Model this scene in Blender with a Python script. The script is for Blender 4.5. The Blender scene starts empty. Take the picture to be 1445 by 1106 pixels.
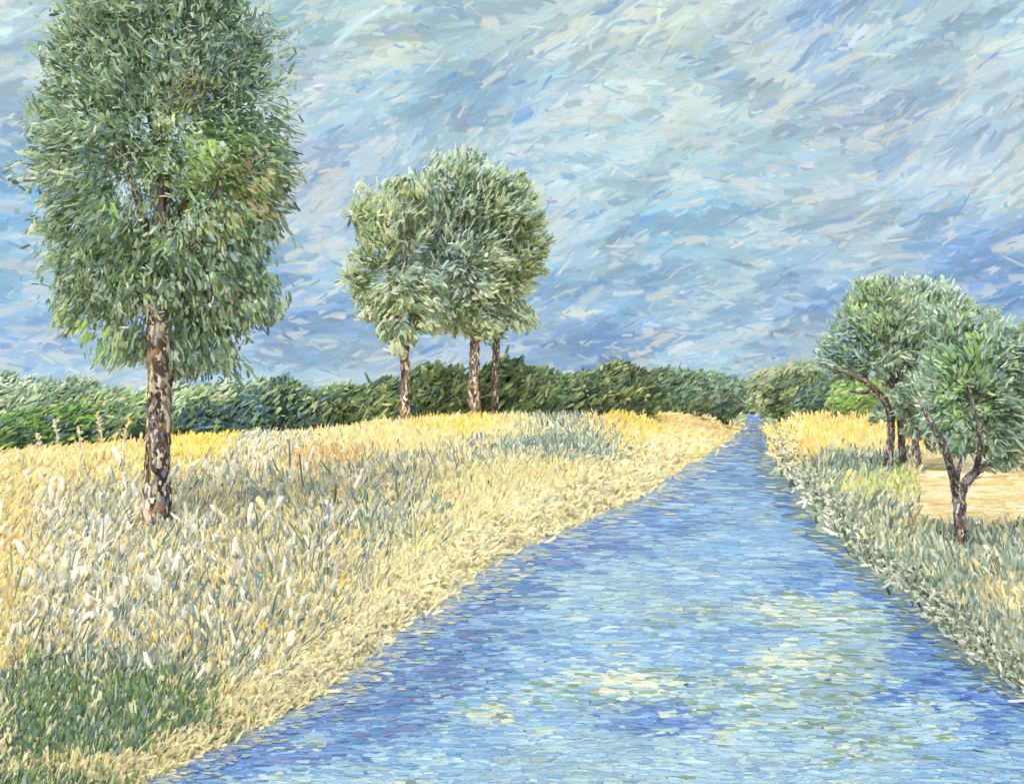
import bpy, math
import numpy as np
from mathutils import Vector

# ------------------------------------------------------------------ camera, light, exposure
S = bpy.context.scene
COL = S.collection
CAM_H, F, CX, HY = 2.6, 1400.0, 722.5, 575.0      # eye height, focal length in photo pixels, centre column, horizon row
cd = bpy.data.cameras.new('camera'); cam = bpy.data.objects.new('camera', cd); COL.objects.link(cam)
cd.sensor_fit = 'HORIZONTAL'; cd.sensor_width = 36.0; cd.lens = 36.0 * F / 1445.0
cam.location = (0, 0, CAM_H)
cam.rotation_euler = (math.radians(90.0) + math.atan((HY - 553.0) / F), 0, 0)
cd.clip_start = 0.1; cd.clip_end = 9000
S.camera = cam
S.cycles.transparent_max_bounces = 24

SUN = Vector((-0.34, -0.60, 0.95)).normalized()
w = bpy.data.worlds.new('World'); S.world = w; w.use_nodes = True
wn = w.node_tree.nodes; wl = w.node_tree.links
bg = wn['Background']; bg.inputs['Strength'].default_value = 0.13
sk = wn.new('ShaderNodeTexSky'); sk.sky_type = 'NISHITA'; sk.sun_disc = False
sk.sun_elevation = math.asin(SUN.z); sk.sun_rotation = math.atan2(SUN.x, SUN.y)
wl.new(sk.outputs[0], bg.inputs['Color'])
ld = bpy.data.lights.new('sun', 'SUN'); ld.energy = 2.3; ld.angle = math.radians(70); ld.color = (1.0, 0.95, 0.87)
lo = bpy.data.objects.new('sun', ld); COL.objects.link(lo)
lo.rotation_euler = SUN.to_track_quat('Z', 'Y').to_euler()
S.view_settings.view_transform = 'Standard'; S.view_settings.look = 'None'
S.view_settings.exposure = 0.6; S.view_settings.gamma = 1.0; S.view_settings.use_curve_mapping = False

# ------------------------------------------------------------------ helpers
def rng(seed): return np.random.default_rng(seed)
def lin(c):
    c = np.asarray(c, float) / 255.0
    return np.where(c <= 0.04045, c / 12.92, ((c + 0.055) / 1.055) ** 2.4)
def grey(c, k): return c * (1 - k) + k * (c @ np.array([0.3, 0.55, 0.15]))[:, None] * np.array([1.02, 1.0, 0.95])
def unit(v):
    v = np.asarray(v, float)
    return v / np.maximum(np.linalg.norm(v, axis=-1, keepdims=True), 1e-9)
def tag(o, label=None, cat=None, group=None, kind=None):
    if label: o['label'] = label
    if cat: o['category'] = cat
    if group: o['group'] = group
    if kind: o['kind'] = kind
    return o
def empty(name, loc):
    o = bpy.data.objects.new(name, None); COL.objects.link(o); o.location = loc
    o.empty_display_size = 0.3
    return o

ROWS = np.array([-0.5, -0.36, 0.0, 0.34, 0.5])
PROF = np.array([0.62, 0.96, 1.0, 0.92, 0.50])

class Paint:
    """collects daubs, tubes and lumps with a colour per vertex; build() links them as ONE mesh object"""
    def __init__(self): self.v = []; self.f3 = []; self.f4 = []; self.c = []; self.uv = []; self.n = 0
    def add(self, v, f, c, uv):
        v = np.asarray(v, float); f = np.asarray(f, int)
        (self.f3 if f.shape[1] == 3 else self.f4).append(f + self.n)
        self.v.append(v); self.c.append(c); self.uv.append(uv); self.n += len(v)
    def daubs(self, P, D, N, L, W, C, seed=1, bend=0.10, ridge=0.16, jit=0.10, tipmix=None):
        """leaf- or blade-shaped ribbons: centre P, direction D, normal N, length L, width W, colour C"""
        r = rng(seed); n = len(P)
        if n == 0: return
        L = np.broadcast_to(L, (n,)); W = np.broadcast_to(W, (n,))
        D = unit(D); N = unit(N - D * np.sum(N * D, 1, keepdims=True)); Sd = np.cross(D, N)
        bn = r.normal(0, bend, n); bs = r.normal(0, bend, n)
        V = np.zeros((n, 5, 3, 3)); UV = np.zeros((n, 5, 3, 2)); CC = np.zeros((n, 5, 3, 4))
        c2 = C * (1 + r.normal(0, 0.10, (n, 1))) if tipmix is None else tipmix
        seedu = r.random(n) * 90
        for i, t in enumerate(ROWS):
            for j, s in enumerate((-1, 0, 1)):
                tt = t + r.normal(0, 0.35 * jit, n)
                wj = PROF[i] * (1 + r.normal(0, jit, n))
                V[:, i, j] = (P + D * (L * tt)[:, None] + N * ((bn * L * (0.25 - t * t)) + (ridge * W * PROF[i] if s == 0 else 0))[:, None]
                              + Sd * (bs * L * (0.25 - t * t) + 0.5 * W * wj * s)[:, None])
                UV[:, i, j, 0] = seedu + t * L / np.maximum(W, 1e-6) * 0.25; UV[:, i, j, 1] = s + seedu
                k = t + 0.5
                CC[:, i, j, :3] = C * (1 - k) + c2 * k; CC[:, i, j, 3] = (0.0 if s else 1.0) * (0.0 if i == 4 else 0.55 if i == 0 else 1.0)
        base = (np.arange(n) * 15)[:, None, None]
        q = np.array([[i * 3 + j, i * 3 + j + 1, i * 3 + j + 4, i * 3 + j + 3] for i in range(4) for j in range(2)])
        self.add(V.reshape(-1, 3), (base + q[None]).reshape(-1, 4), CC.reshape(-1, 4), UV.reshape(-1, 2))
    def tube(self, pts, rad, C, seed=0, sides=12, rough=0.10, sub=6):
        r = rng(seed); pts = np.asarray(pts, float); rad = np.asarray(rad, float)
        t = np.linspace(0, len(pts) - 1, (len(pts) - 1) * sub + 1)
        k = np.arange(len(pts))
        P = np.stack([np.interp(t, k, pts[:, a]) for a in range(3)], 1); R = np.interp(t, k, rad)
        for _ in range(3):
            P[1:-1] = (P[:-2] + 2 * P[1:-1] + P[2:]) / 4
        T = unit(np.gradient(P, axis=0)); A = unit(np.cross(T, np.array([0.1, 1.0, 0.05]))); B = np.cross(T, A)
        m = len(P); th = np.linspace(0, 2 * np.pi, sides, endpoint=False)
        ph = r.random(4) * 6.28
        wob = 1 + rough * (np.sin(3 * th[None] + ph[0] + t[:, None]) * 0.6 + r.normal(0, 0.45, (m, sides)))
        V = P[:, None] + (A[:, None] * np.cos(th)[None, :, None] + B[:, None] * np.sin(th)[None, :, None]) * (R[:, None] * wob)[..., None]
        V = np.concatenate([V.reshape(-1, 3), P[-1:]], 0)
        f = [[i * sides + j, i * sides + (j + 1) % sides, (i + 1) * sides + (j + 1) % sides, (i + 1) * sides + j] for i in range(m - 1) for j in range(sides)]
        CC = np.ones((len(V), 4)); CC[:, :3] = lin(C) * (1 + r.normal(0, 0.1, (len(V), 1)))
        UV = np.zeros((len(V), 2)); UV[:, 0] = V[:, 2] * 2; UV[:, 1] = V[:, 0] * 9 + V[:, 1] * 7
        n0 = self.n
        self.add(V, np.array(f), CC, UV)
        e = (m - 1) * sides
        self.f3.append(np.array([[e + j, e + (j + 1) % sides, m * sides] for j in range(sides)]) + n0)
        return P, R, A, B
    def lump(self, c, r3, C, seed=0, amp=0.10):
        """an uneven closed lump, the dense inside of a bush"""
        r = rng(seed); nu, nv = 28, 14
        u = np.linspace(0, 2 * np.pi, nu, endpoint=False); v = np.linspace(0.05, np.pi - 0.05, nv)
        U, Vv = np.meshgrid(u, v)
        d = np.stack([np.cos(U) * np.sin(Vv), np.sin(U) * np.sin(Vv), np.cos(Vv)], -1)
        k = np.ones_like(U)
        for q in range(7):
            a = r.normal(0, 3.2, 3); k = k + amp * 0.45 * np.sin(d @ a + r.random() * 6.28)
        V = (d * k[..., None] * np.array(r3) + np.array(c)).reshape(-1, 3)
        f = [[i * nu + j, i * nu + (j + 1) % nu, (i + 1) * nu + (j + 1) % nu, (i + 1) * nu + j] for i in range(nv - 1) for j in range(nu)]
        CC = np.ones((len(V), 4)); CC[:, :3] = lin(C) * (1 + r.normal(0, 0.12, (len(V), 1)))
        self.add(V, np.array(f), CC, V[:, :2] * 3)
    def build(self, name, mat, parent=None):
        me = bpy.data.meshes.new(name)
        V = np.concatenate(self.v).astype(np.float32); C = np.clip(np.concatenate(self.c), 0, 1).astype(np.float32)
        UV = np.concatenate(self.uv).astype(np.float32)
        q = np.concatenate(self.f4) if self.f4 else np.zeros((0, 4), int)
        t = np.concatenate(self.f3) if self.f3 else np.zeros((0, 3), int)
        if parent is not None:
            V = V - np.array(parent.location, dtype=np.float32) if parent.parent is None else V - np.array(parent.parent.location, dtype=np.float32)
        loops = np.concatenate([q.ravel(), t.ravel()]).astype(np.int32)
        me.vertices.add(len(V)); me.vertices.foreach_set('co', V.ravel())
        me.loops.add(len(loops)); me.loops.foreach_set('vertex_index', loops)
        np_ = len(q) + len(t); me.polygons.add(np_)
        st = np.concatenate([np.arange(len(q)) * 4, len(q) * 4 + np.arange(len(t)) * 3]).astype(np.int32)
        me.polygons.foreach_set('loop_start', st)
        me.update(calc_edges=True); me.validate()
        me.polygons.foreach_set('use_smooth', np.ones(len(me.polygons), bool))
        a = me.attributes.new('Col', 'FLOAT_COLOR', 'POINT'); a.data.foreach_set('color', C.ravel())
        b = me.attributes.new('Stroke', 'FLOAT2', 'POINT'); b.data.foreach_set('vector', UV.ravel())
        me.materials.append(mat)
        o = bpy.data.objects.new(name, me); COL.objects.link(o)
        if parent is not None: o.parent = parent
        return o

def paint_mat(name, rough=0.6, spec=0.25, bump=0.35, amp=0.35, emit=False, across=1.7, ragged=0.0, soft=0.25, translucent=0.0):
    """colour comes from the daub; fine bristle streaks run along it"""
    m = bpy.data.materials.new(name); m.use_nodes = True
    nt = m.node_tree; N = nt.nodes; K = nt.links; N.clear()
    out = N.new('ShaderNodeOutputMaterial')
    at = N.new('ShaderNodeAttribute'); at.attribute_name = 'Col'
    st = N.new('ShaderNodeAttribute'); st.attribute_name = 'Stroke'
    mp = N.new('ShaderNodeMapping'); mp.inputs['Scale'].default_value = (0.9, across, 1)
    K.new(st.outputs['Vector'], mp.inputs['Vector'])
    nz = N.new('ShaderNodeTexNoise'); nz.inputs['Scale'].default_value = 2.2; nz.inputs['Detail'].default_value = 5
    K.new(mp.outputs[0], nz.inputs['Vector'])
    mr = N.new('ShaderNodeMapRange'); mr.inputs['From Min'].default_value = 0.3; mr.inputs['From Max'].default_value = 0.7
    mr.inputs['To Min'].default_value = 1 - amp / 2; mr.inputs['To Max'].default_value = 1 + amp / 2
    K.new(nz.outputs['Fac'], mr.inputs['Value'])
    mx = N.new('ShaderNodeVectorMath'); mx.operation = 'SCALE'
    K.new(at.outputs['Color'], mx.inputs[0]); K.new(mr.outputs[0], mx.inputs['Scale'])
    if emit:
        e = N.new('ShaderNodeEmission'); K.new(mx.outputs[0], e.inputs['Color']); e.inputs['Strength'].default_value = 0.75
        surf = e.outputs[0]
    else:
        p = N.new('ShaderNodeBsdfPrincipled'); p.inputs['Roughness'].default_value = rough
        p.inputs['Specular IOR Level'].default_value = spec
        K.new(mx.outputs[0], p.inputs['Base Color'])
        b = N.new('ShaderNodeBump'); b.inputs['Strength'].default_value = bump; b.inputs['Distance'].default_value = 0.03
        K.new(nz.outputs['Fac'], b.inputs['Height']); K.new(b.outputs[0], p.inputs['Normal'])
        surf = p.outputs[0]
        if translucent:
            tl = N.new('ShaderNodeBsdfTranslucent'); K.new(mx.outputs[0], tl.inputs['Color'])
            ms = N.new('ShaderNodeMixShader'); ms.inputs[0].default_value = translucent
            K.new(surf, ms.inputs[1]); K.new(tl.outputs[0], ms.inputs[2]); surf = ms.outputs[0]
    if ragged:                                       # dry-brush edge: the daub breaks up along its bristles
        n2 = N.new('ShaderNodeTexNoise'); n2.inputs['Scale'].default_value = 3.4; n2.inputs['Detail'].default_value = 2
        K.new(mp.outputs[0], n2.inputs['Vector'])
        ad = N.new('ShaderNodeMath'); ad.operation = 'ADD'; K.new(at.outputs['Alpha'], ad.inputs[0]); K.new(n2.outputs['Fac'], ad.inputs[1])
        ar = N.new('ShaderNodeMapRange'); ar.inputs['From Min'].default_value = ragged; ar.inputs['From Max'].default_value = ragged + soft
        K.new(ad.outputs[0], ar.inputs['Value'])
        tr = N.new('ShaderNodeBsdfTransparent'); ma = N.new('ShaderNodeMixShader')
        K.new(ar.outputs[0], ma.inputs[0]); K.new(tr.outputs[0], ma.inputs[1]); K.new(surf, ma.inputs[2]); surf = ma.outputs[0]
    K.new(surf, out.inputs['Surface'])
    return m

M_SKY = paint_mat('sky_paint', emit=True, amp=0.2, across=2.4, ragged=0.62, soft=0.5)
M_LEAF = paint_mat('leaf_paint', rough=0.6, spec=0.1, translucent=0.45, ragged=0.47, soft=0.34, amp=0.5, across=2.4, bump=0.4)
M_BARK = paint_mat('bark_paint', rough=0.75, spec=0.15, bump=0.6)
M_STRAW = paint_mat('straw_paint', rough=0.65, spec=0.15, bump=0.5, amp=0.42, ragged=0.47, soft=0.34, across=2.4)
M_WATER = paint_mat('water_paint', rough=0.36, spec=0.35, bump=0.15, amp=0.22, across=1.5, ragged=0.60, soft=0.3)

def pick(pal, n, r, jit=0.07):
    """n colours (linear) out of a palette of (r, g, b, weight)"""
    p = np.array(pal, float); k = r.choice(len(p), n, p=p[:, 3] / p[:, 3].sum())
    c = lin(p[k, :3])
    return np.clip(c * (1 + r.normal(0, jit, (n, 1))) * (1 + r.normal(0, jit * 0.4, (n, 3))), 0.005, 0.95)
def zone_pick(zones, px, py, r, jit=0.07, sharp=1.0, power=1.5):
    """every point belongs by chance to one of the patches near it, and takes a colour of that patch"""
    n = len(px); Wt = np.zeros((n, len(zones)))
    for i, (zx, zy, rx, ry, wt, pal) in enumerate(zones):
        Wt[:, i] = wt * np.exp(-(((px - zx) / rx) ** 2 + ((py - zy) / ry) ** 2) * sharp) + 1e-7 / (1 + ((px - zx) / 100) ** 2 + ((py - zy) / 100) ** 2)
    Wt = Wt ** power; Wt /= Wt.sum(1, keepdims=True); cs = Wt.cumsum(1); k = (r.random((n, 1)) > cs).sum(1).clip(0, len(zones) - 1)
    out = np.zeros((n, 3))
    for i, z in enumerate(zones):
        m = k == i
        if m.any(): out[m] = pick(z[5], int(m.sum()), r, jit)
    return out, k
def wp(px, py, d):
    """the point at distance d (metres ahead) that the photo shows at (px, py)"""
    return np.array([(px - CX) * d / F, d, CAM_H - (py - HY) * d / F])
def smooth(x): x = np.clip(x, 0, 1); return x * x * (3 - 2 * x)

# ------------------------------------------------------------------ sky: a painted vault far behind everything
SKYPTS = [  # column, row, colour
 (20,40,(186,200,208)),(60,90,(196,203,206)),(30,150,(160,178,202)),(20,210,(152,182,214)),(20,280,(128,172,214)),(30,350,(160,190,212)),
 (30,420,(148,178,210)),(60,480,(132,162,208)),(100,515,(172,192,214)),(430,30,(150,178,190)),(480,20,(168,190,198)),(560,50,(208,210,200)),
 (620,30,(170,192,204)),(450,110,(186,196,206)),(480,150,(172,196,216)),(560,130,(160,188,206)),(450,230,(160,170,194)),(520,200,(166,186,212)),
 (620,180,(172,192,206)),(700,60,(190,202,206)),(650,110,(156,186,206)),(730,130,(160,184,208)),(780,30,(182,194,200)),(850,50,(196,202,200)),
 (800,120,(168,192,212)),(880,130,(192,204,208)),(950,40,(212,215,205)),(1010,90,(186,200,212)),(1060,30,(206,213,214)),(1080,95,(196,204,202)),
 (1170,30,(140,168,216)),(1140,70,(150,176,214)),(1230,50,(190,206,212)),(1350,25,(170,184,196)),(1420,60,(186,202,210)),(1390,95,(172,186,200)),
 (1300,70,(182,196,206)),(1200,160,(162,174,196)),(1260,175,(152,162,186)),(1330,140,(168,182,200)),(1420,150,(166,184,206)),(1130,150,(176,190,200)),
 (1000,160,(208,214,214)),(960,210,(180,196,200)),(1060,210,(178,192,198)),(900,200,(176,198,212)),(830,210,(172,196,214)),(1100,235,(162,188,214)),
 (1180,230,(184,200,214)),(1250,240,(168,186,212)),(1330,230,(176,192,206)),(1430,265,(200,208,208)),(1390,210,(162,178,202)),(1000,290,(138,182,212)),
 (940,320,(150,188,212)),(1080,290,(166,188,200)),(1180,300,(176,184,196)),(1250,320,(190,200,206)),(1320,310,(160,184,214)),(1350,340,(136,166,214)),
 (1430,350,(140,168,212)),(1440,400,(132,160,208)),(850,270,(188,203,210)),(820,320,(160,192,218)),(870,350,(190,202,208)),(800,380,(162,190,216)),
 (930,380,(152,186,214)),(1020,360,(172,194,214)),(1040,400,(186,200,208)),(1110,370,(156,182,210)),(1150,420,(142,168,206)),(870,430,(146,178,214)),
 (950,440,(170,190,210)),(1040,450,(150,174,206)),(780,440,(156,178,208)),(850,485,(118,146,190)),(790,490,(138,160,194)),(920,490,(136,160,196)),
 (1000,500,(164,186,212)),(1100,470,(168,186,210)),(1130,500,(190,200,204)),(930,520,(178,192,204)),(1000,530,(180,196,208)),(450,300,(170,184,206)),
 (470,350,(166,186,206)),(450,400,(148,178,208)),(420,450,(128,158,210)),(470,440,(146,172,210)),(430,500,(160,182,212)),(490,500,(182,196,210)),
 (400,530,(172,190,212)),(600,520,(160,176,204)),(200,200,(170,190,210)),(200,450,(150,175,210)),(620,300,(165,188,212)),(1300,450,(150,175,210)),
 (200,-150,(175,192,205)),(800,-150,(190,202,208)),(1400,-150,(175,190,205)),(-300,200,(160,185,210)),(1750,200,(170,188,208)),(-300,450,(150,178,210)),(1750,430,(150,176,210))]
_sp = np.array([(a, b) for a, b, c in SKYPTS], float); _sc = lin(np.array([c for a, b, c in SKYPTS]))
SKY_ACC = [(218,219,206,4),(114,160,208,1.2),(148,166,180,2.4),(166,200,216,3),(205,214,216,3),(150,186,214,2),(196,200,180,0.8),(104,140,208,0.4)]
def sky_colour(px, py, r):
    n = len(px); out = np.zeros((n, 3))
    for a in range(0, n, 4000):
        b = slice(a, a + 4000)
        d2 = (px[b, None] - _sp[None, :, 0]) ** 2 + ((py[b, None] - _sp[None, :, 1]) * 1.5) ** 2
        wgt = 1 / (d2 + 900) ** 1.7; wgt /= wgt.sum(1, keepdims=True)
        out[b] = wgt @ _sc
    return out
def sky():
    R0 = 3000.0; P = Paint(); r = rng(11)
    # backing shell: front part of the vault, azimuth -80..80 deg, from below the horizon to 62 deg up
    az = np.linspace(-80, 80, 97) * math.pi / 180; el = np.linspace(-2, 64, 60) * math.pi / 180
    A, E = np.meshgrid(az, el); RR = R0 + 60
    V = np.stack([np.sin(A) * np.cos(E), np.cos(A) * np.cos(E), np.sin(E)], -1) * RR
    px = CX + F * np.clip(np.tan(np.clip(A, -1.2, 1.2)), -2.2, 2.2); py = HY - F * np.tan(np.clip(E, -0.2, 1.05)) / np.maximum(np.cos(A), 0.35)
    c = np.ones((A.size, 4)); c[:, :3] = sky_colour(px.ravel(), py.ravel(), r)
    nu = len(az); f = [[i * nu + j, (i + 1) * nu + j, (i + 1) * nu + j + 1, i * nu + j + 1] for i in range(len(el) - 1) for j in range(nu - 1)]
    P.add(V.reshape(-1, 3), np.array(f), c, np.stack([A.ravel() * 40, E.ravel() * 80], 1))
    def layer(n, Lp, Wp, rad, accent, sd, seed, tilt=0.0):
        a = r.uniform(-78, 78, n) * math.pi / 180; s = r.uniform(-0.02, math.sin(math.radians(60)), n); e = np.arcsin(s)
        m = (np.abs(a) < math.radians(46)) | (r.random(n) < 0.35); a, e = a[m], e[m]; k = len(a)
        d = np.stack([np.sin(a) * np.cos(e), np.cos(a) * np.cos(e), np.sin(e)], -1)
        px = CX + F * np.clip(np.tan(np.clip(a, -1.2, 1.2)), -2.2, 2.2); py = HY - F * np.tan(e) / np.maximum(np.cos(a), 0.35)
        col = sky_colour(px, py, r)
        lum = r.normal(0, sd, (k, 1)); col = col * (1 + lum)
        col = col * (1 + r.normal(0, 0.02, (k, 3))) * np.array([0.90, 1.02, 0.985])
        # patches of cloud and of clear blue, drawn out along the strokes
        u_, v_ = px * 0.92 - py * 0.38, px * 0.38 + py * 0.92
        q = sum(np.sin(u_ / a_ + 2.1 * np.sin(v_ / b_ + p_) + p_) * np.sin(v_ / c_ + 1.4 * np.sin(u_ / d_ + 2 * p_)) for a_, b_, c_, d_, p_ in ((64, 33, 21, 90, 1.0), (37, 47, 13, 55, 2.7), (110, 60, 34, 130, 4.1))) / 1.5
        wq = np.clip(q, -1, 1)[:, None]; col = col * (1.04 + 0.21 * wq * (1 + 0.25 * np.array([1.0, 0.2, -0.7])))
        m_ = (q > 0.35) & (r.random(k) < 0.55); col[m_] = col[m_] * 0.5 + 0.5 * pick([(214,218,210,3),(204,214,216,3),(222,220,202,1.6)], int(m_.sum()), r, 0.03)
        m_ = (q < -0.45) & (r.random(k) < 0.5); col[m_] = col[m_] * 0.55 + 0.45 * pick([(130,160,188,3),(142,160,180,3),(126,168,210,2),(146,180,200,2)], int(m_.sum()), r, 0.03)
        ac = r.random(k) < accent; col[ac] = col[ac] * 0.45 + 0.55 * pick(SKY_ACC, int(ac.sum()), r, 0.05)
        # stroke slant: rising to the right, flatter low down, with slow swirls
        flow = 0.36 + 0.36 * np.sin(px / 150 + 1.3 * np.sin(py / 120)) * np.cos(py / 140 + 1) + 0.16 * np.sin(px / 61 + py / 47)
        flow *= 0.35 + 0.65 * smooth((480 - py) / 260); flow += r.normal(0, 0.2, k) + tilt * r.choice([-1, 1], k)
        east = np.stack([np.cos(a), -np.sin(a), np.zeros(k)], -1); up = np.cross(east, d) * 1.0; up = np.where(up[:, 2:3] < 0, -up, up)
        D = east * np.cos(flow)[:, None] + up * np.sin(flow)[:, None]
        rr = R0 + rad + r.uniform(-9, 9, k); sc = rr / F
        L = Lp * np.exp(r.normal(0, 0.35, k)) * sc; W = Wp * np.exp(r.normal(0, 0.28, k)) * sc
        P.daubs(d * rr[:, None], D, -d, L, W, col, seed=seed, bend=0.22, ridge=0.0, jit=0.16, tipmix=col * (1 + r.normal(0, 0.07, (k, 1))))
    layer(9000, 95, 30, 30, 0.15, 0.06, 21)
    layer(20000, 58, 19, 5, 0.26, 0.07, 22)
    layer(26000, 38, 12, -20, 0.28, 0.075, 23)
    layer(14000, 20, 5, -42, 0.5, 0.06, 24, tilt=0.35)  # thin light and dark flecks, painted in for highlights on raised strokes
    return tag(P.build('sky', M_SKY), 'blue, grey and cream clouded sky in slanting strokes above the fields', 'sky', kind='structure')
sky()

# ------------------------------------------------------------------ river edges and ground heights
EDGE_Y = np.array([580, 586, 600, 615, 630, 650, 700, 744, 770, 800, 836, 872, 895, 938, 990, 1046, 1071, 1100, 1200, 1400])
EDGE_L = np.array([1058, 1056, 1050, 1036, 1015, 980, 903, 806, 742, 690, 640, 590, 555, 508, 440, 325, 272, 217, 50, -290])
REY = np.array([580, 593, 638, 672, 714, 745, 783, 822, 845, 890, 935, 976, 1100, 1200, 1400])
REX = np.array([1072, 1075, 1087, 1105, 1143, 1166, 1204, 1252, 1286, 1325, 1378, 1440, 1620, 1770, 2070])
def river(d):
    d = np.maximum(np.asarray(d, float), 4.4); y = HY + CAM_H * F / d
    return (np.interp(y, EDGE_Y, EDGE_L) - CX) * d / F, (np.interp(y, REY, REX) - CX) * d / F
CTRL = []
for (px, py, d) in [(0,641,56),(-300,645,58),(100,634,56),(180,628,57),(250,618,58),(400,614,58),(480,609,60),(540,598,62),(572,595,62),(670,590,64),(700,590,65),
                    (760,590,68),(850,586,76),(950,583,92),(1030,582,112),(300,672,36),(600,655,36),(800,645,40),(900,625,52),(960,610,70),
                    (1090,585,112),(1150,586,104),(1230,590,90),(1120,610,70),(1180,636,55),(1255,667,40),(1290,673,38.5),(1355,767,19)]:
    CTRL.append(wp(px, py, d))
for X in (-60, -25, -12, -5, 8, 12, 20, 40):
    for Y in (4, 12, 18): CTRL.append(np.array([X, Y, 0.0]))
for X in (14, 22, 30, 40, 70): 
    for Y in (26, 36, 46): CTRL.append(np.array([X, Y, 0.02]))
CTRL += [np.array([X, Y, z]) for X, Y, z in [(-18,24,0.05),(-10,24,0.05),(-22,30,0.1),(-60,40,0),(40,56,0.1),(60,60,0.1),(60,100,1.4),(-60,90,0.8),(-100,60,0),(-100,150,1.6),(-40,140,1.9),(0,150,1.9),(40,150,1.9),(100,150,1.9),
        (-200,300,1.9),(0,300,1.9),(200,300,1.9),(0,700,1.9),(-800,900,1.9),(800,900,1.9)]]
CTRL = np.array(CTRL)
def height(X, Y):
    X = np.atleast_1d(np.asarray(X, float)); Y = np.atleast_1d(np.asarray(Y, float)); out = np.zeros(X.shape)
    sh = X.shape; x = X.ravel(); y = Y.ravel(); o = np.zeros(len(x))
    for a in range(0, len(x), 5000):
        b = slice(a, a + 5000)
        # compare in a compressed space so that far points reach further
        g = lambda v: np.sign(v) * np.log1p(np.abs(v) / 12) * 12
        lx = x[b] / (8 + np.abs(y[b])) * 30; cx = CTRL[:, 0] / (8 + np.abs(CTRL[:, 1])) * 30
        d2 = (lx[:, None] - cx) ** 2 + (g(y[b])[:, None] - g(CTRL[:, 1])) ** 2
        wgt = 1 / (d2 + 0.25) ** 1.9; o[b] = (wgt @ CTRL[:, 2]) / wgt.sum(1)
    L, Rr = river(y)
    s = np.maximum(L - x, x - Rr)                                  # metres outside the water
    bank = smooth(s / np.maximum(1.2, 0.045 * y))
    o = o * bank + 0.10 * smooth(s / 0.35) * (1 - bank) - 0.45 * smooth(-s / 0.5)
    o += np.where(s > 0, 0.03 * np.sin(x * 1.1) * np.cos(y * 0.9) * bank * (y < 60), 0)
    return o.reshape(sh)
def hz(x, y): return float(height(x, y)[0])
def proj(X, Y, Z): return CX + F * X / Y, HY - F * (Z - CAM_H) / Y

def ground_mat():
    m = bpy.data.materials.new('field_soil'); m.use_nodes = True; nt = m.node_tree; N = nt.nodes; K = nt.links
    p = N['Principled BSDF']; p.inputs['Roughness'].default_value = 0.85; p.inputs['Specular IOR Level'].default_value = 0.1
    tc = N.new('ShaderNodeTexCoord'); n1 = N.new('ShaderNodeTexNoise'); n1.inputs['Scale'].default_value = 0.35; n1.inputs['Detail'].default_value = 8
    n2 = N.new('ShaderNodeTexNoise'); n2.inputs['Scale'].default_value = 7; n2.inputs['Detail'].default_value = 6
    K.new(tc.outputs['Object'], n1.inputs['Vector']); K.new(tc.outputs['Object'], n2.inputs['Vector'])
    at = N.new('ShaderNodeAttribute'); at.attribute_name = 'Col'
    mr = N.new('ShaderNodeMapRange'); mr.inputs['To Min'].default_value = 0.72; mr.inputs['To Max'].default_value = 1.25; K.new(n2.outputs['Fac'], mr.inputs['Value'])
    sc = N.new('ShaderNodeVectorMath'); sc.operation = 'SCALE'; K.new(at.outputs['Color'], sc.inputs[0]); K.new(mr.outputs[0], sc.inputs['Scale'])
    K.new(sc.outputs[0], p.inputs['Base Color'])
    b = N.new('ShaderNodeBump'); b.inputs['Strength'].default_value = 0.5; b.inputs['Distance'].default_value = 0.05; K.new(n2.outputs['Fac'], b.inputs['Height']); K.new(b.outputs[0], p.inputs['Normal'])
    return m
# ------------------------------------------------------------------ palettes of the plants that cover the ground
STRAW = [(242,222,160,5),(238,214,142,4),(246,230,174,3),(226,200,146,2),(214,196,150,1.2),(246,212,110,.7)]
PALE  = [(242,226,172,4),(244,228,162,4),(228,212,160,3),(232,208,140,1),(198,196,160,0.8)]
YELL  = [(246,214,124,4),(250,220,134,3),(238,196,96,1.6),(242,226,176,4),(250,204,64,1.3),(222,178,98,1)]
GOLD  = [(238,208,138,4),(230,190,116,2.4),(242,220,166,4),(214,170,100,1.6),(246,206,90,1.5),(232,206,150,2)]
YSAT  = [(248,210,92,4),(250,216,110,3),(242,224,160,2)]
OCHRE = [(216,180,116,4),(226,196,140,3),(204,170,110,2),(236,214,168,2)]
MIX   = [(238,220,162,7),(240,228,190,4),(240,214,148,2.5),(160,172,148,3),(136,152,136,2.4),(206,200,168,3),(234,208,132,1.6),(246,202,66,.55),(124,142,152,.9),(112,130,170,.45),(176,178,168,1.4),(180,164,130,.8),(110,124,104,1)]
SAGE  = [(142,160,140,4),(118,138,118,3),(168,180,156,3),(206,206,174,2.6),(100,122,108,1.6),(126,150,156,1.2),(224,216,180,1.8),(180,184,140,1)]
WHITE = [(238,228,192,5),(246,238,214,3),(240,216,150,2),(216,208,184,2),(150,164,146,1.6),(176,180,170,1.6),(240,206,110,.8),(120,140,128,.8),(130,146,170,.5)]
GREEN = [(212,208,164,2.6),(108,132,100,3.4),(128,152,92,2.8),(96,120,106,2.4),(132,158,92,1.8),(150,164,132,1.6),(112,136,130,1.4),(216,206,150,1),(110,150,60,1)]
LAWN  = [(204,206,136,4),(186,192,124,3),(232,214,150,2),(214,214,140,2.5),(150,172,104,1.5),(160,176,140,1)]
SAND  = [(238,216,152,5),(230,200,130,3),(242,226,178,3),(240,232,216,.8),(214,178,116,1.5)]
BANKG = [(158,170,142,4),(130,148,124,3.4),(212,208,170,3.6),(226,218,182,2.6),(178,182,140,2.4),(108,126,106,2),(142,160,164,1.3),(232,204,130,1),(192,188,164,1.6)]
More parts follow.
